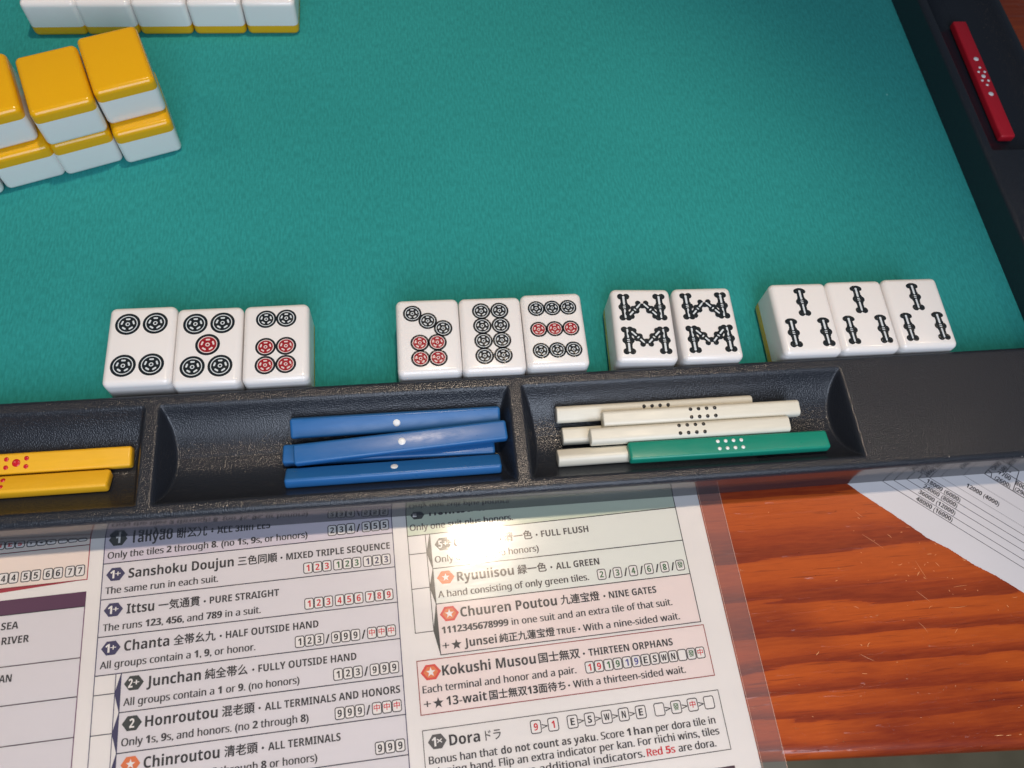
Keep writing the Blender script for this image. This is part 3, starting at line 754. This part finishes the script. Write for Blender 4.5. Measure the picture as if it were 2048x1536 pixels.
lettering('kanji_text', [('ドラ', 12.8, 17.1, 5.95, 2.2, 0.012, 0)], K_TXT, sheet, Z3)
dx = [25.45, 30.35, 35.85, 40.75, 45.65, 50.55, 55.5, 60.95, 65.85, 70.75, 75.6]
for x, ch in zip(dx, '91ESWNE_發中_'):
    icon(x, 5.75, '' if ch == '_' else ch, {'9': P_RED, '1': P_RED, '發': P_GREEN, '中': P_RED}.get(ch, K_TXT), 3.1, 3.55)
lettering('order_signs', [('>', dx[i] + 3.25, dx[i] + 4.75, 6.55, 1.7, 0.0, 0) for i in (0, 2, 3, 4, 5, 7, 8, 9)], K_TXT, sheet, Z3)
lettering('body_text', [('Bonus han that', -3.0, 15.6, 1.9, 1.92, BB, 0), ('do not count as yaku', 16.65, 43.0, 1.9, 1.92, 0.026, 0), ('. Score 1', 43.4, 53.1, 1.9, 1.92, BB, 0), ('han', 54.1, 59.4, 1.9, 1.92, 0.026, 0), ('per dora tile in', 60.4, 77.75, 1.9, 1.92, BB, 0)], K_SUB, sheet, Z3)
lettering('body_text', [('winning hand. Flip an extra indicator per kan. For riichi wins, tiles', -3.0, 78.2, -1.0, 1.92, BB, 0)], K_SUB, sheet, Z3)
lettering('body_text', [('(s) are additional indicators.', 16.9, 55.9, -3.95, 1.92, BB, 0), ('are dora.', 65.75, 76.55, -3.95, 1.92, BB, 0)], K_SUB, sheet, Z3)
lettering('red_text', [('Red 5s', 56.7, 64.7, -3.95, 1.92, BB, 0)], P_RED, sheet, Z3)
panel(-4.15, -13.5, 80.5, -9.3, P_PLUMD, None, name='heading_band')

# column 1 (cut by the picture's left edge)
XR1, XL1 = -95.55, -178.0
panel(XL1, 72.85, XR1, 79.5, P_PEACH, P_CRIM); panel(XL1, 62.7, XR1, 72.85, P_PEACH, P_CRIM)
a = Flat(); a.poly([(XR1, 62.7), (XL1, 62.7), (XL1, 59.0), (-119.0, 61.5)], Z2, P_CRIM); link('wedge', a.mesh('wedge'), sheet)
icons(-96.3, 74.0, '123 789 789', {0: P_RED, 1: P_RED, 2: P_RED}, gap=0.42)
icons(-96.3, 63.85, '22 33 44 55 66 77', gap=0.5)
panel(XL1, 55.1, XR1, 59.15, P_PLUM, P_PLUM, name='heading_band')
for y0, y1 in ((41.1, 55.1), (30.95, 41.1), (20.75, 30.95), (6.0, 20.75)): panel(XL1, y0, XR1, y1, P_LILAC, P_PURPL)
lettering('subtitle_text', [('SEA', -117.3, -112.8, 51.05, 1.98, BS, 0), ('RIVER', -116.7, -109.6, 47.05, 1.98, BS, 0), ('AN', -116.2, -113.0, 37.0, 1.98, BS, 0)], K_SUB, sheet, Z3)

# ------------------------------------------------------------------ torn score sheet on the right
score = tag(empty('score_sheet', (0, 0, 0)), 'torn white paper with a printed points table, partly under the rail', 'paper sheet')
torn = [(124, 82), (135.8, 71.5), (139.6, 67.7), (147.6, 60.7), (156.5, 52.5), (157.0, 51.8), (162.8, 48.1), (169.9, 42.0), (175.9, 38.1), (182.6, 32.5), (205, 13.5)]
edge = []
for (x0, y0), (x1, y1) in zip(torn, torn[1:]):
    n = max(2, int(math.hypot(x1 - x0, y1 - y0) / 0.35))
    for i in range(n):
        t = i / n; edge.append((x0 + (x1 - x0) * t + random.gauss(0, 0.06), y0 + (y1 - y0) * t + random.gauss(0, 0.06)))
pts = edge + [(205, 13.5), (245, 40), (245, 84), (124, 84)]
v = [(x, y, PAPER_Z) for x, y in pts]; n = len(pts); v += [(x, y, ZT + 0.02) for x, y in pts]
ft = [tuple(range(n))] + [(i, i + n, (i + 1) % n + n, (i + 1) % n) for i in range(n)]
po = mesh_obj('paper', v, ft, PAPER2, score)
if po.data.polygons[0].normal.z < 0: po.data.flip_normals()
def along(p, q, ext=1.0): return (p[0], p[1], p[0] + (q[0] - p[0]) * ext, p[1] + (q[1] - p[1]) * ext)
a = Flat()
for p, q, w in (((148.0, 71.3), (185.7, 39.8), 0.20), ((151.8, 71.4), (186.7, 42.3), 0.20), ((156.3, 71.4), (187.8, 45.1), 0.20), ((160.4, 71.3), (188.8, 47.6), 0.20), ((164.4, 71.3), (189.7, 50.1), 0.20), ((183.9, 71.3), (194.4, 62.3), 0.28), ((191.1, 71.4), (196.2, 66.9), 0.28)):
    d = Vector((q[0] - p[0], q[1] - p[1])).normalized()
    a.line(p[0] - d.x * 8, p[1] - d.y * 8, q[0] + d.x * 14, q[1] + d.y * 14, w, Z1, K_SUB)
a.line(189.2, 76.0, 185.7, 69.8, 0.28, Z1, K_SUB); a.line(199.5, 75.6, 191.6, 64.7, 0.28, Z1, K_SUB)
link('ruled_lines', a.mesh('ruled_lines'), score)
a = Flat()
for p, q in (((168.4, 71.2), (190.7, 52.6)), ((176.5, 71.2), (192.6, 57.7))):
    L = math.hypot(q[0] - p[0], q[1] - p[1]); d = ((q[0] - p[0]) / L, (q[1] - p[1]) / L)
    t = -6.0
    while t < L + 10:
        a.line(p[0] + d[0] * t, p[1] + d[1] * t, p[0] + d[0] * (t + 0.32), p[1] + d[1] * (t + 0.32), 0.18, Z1, K_SUB); t += 0.58
link('dotted_lines', a.mesh('dotted_lines'), score)
def score_text(s, p, q, cap, d=0.0):
    ang = math.atan2(q[1] - p[1], q[0] - p[0]); L = math.hypot(q[0] - p[0], q[1] - p[1])
    v_, f_ = text_data(s, 0.0)
    lo = min(x for x, y in v_); hi = max(x for x, y in v_)
    return s, p, ang, L, cap, lo, hi, v_, f_
V, F = [], []
for s, p, q, cap in (('48000 (16000)', (157.3, 64.2), (167.0, 56.1), 1.75), ('36000 (12000)', (158.9, 66.4), (168.7, 58.2), 1.75), ('24000 (8000)', (161.1, 68.1), (170.2, 60.5), 1.75), ('18000 (6000)', (162.8, 69.8), (171.9, 62.3), 1.75),
                     ('12000 (4000)', (175.9, 67.3), (184.7, 60.0), 1.75), ('7700', (188.6, 70.9), (191.8, 68.2), 1.75), ('(2600)', (186.7, 69.2), (190.8, 65.75), 1.75), ('60)', (190.9, 73.1), (193.4, 71.0), 1.75), ('8000', (193.2, 66.9), (196.6, 64.0), 1.75), ('(2900)', (192.2, 64.9), (196.6, 61.2), 1.75)):
    s, p, ang, L, cap, lo, hi, v_, f_ = score_text(s, p, q, cap)
    sx = L / (hi - lo); sy = 0.9 * cap / CAPH; ca, sa = math.cos(ang), math.sin(ang)
    for n_, ox in enumerate((-0.03, 0.03)):
        b0 = len(V)
        for x, y in v_:
            px, py = (x - lo) * sx + ox, y * sy; V.append((p[0] + px * ca - py * sa, p[1] + px * sa + py * ca, Z2 + 0.003 * n_))
        F += [tuple(b0 + i for i in f) for f in f_]
o = mesh_obj('points_text', V, F, K_SUB, score)
if sum(p.normal.z for p in o.data.polygons) < 0: o.data.flip_normals()
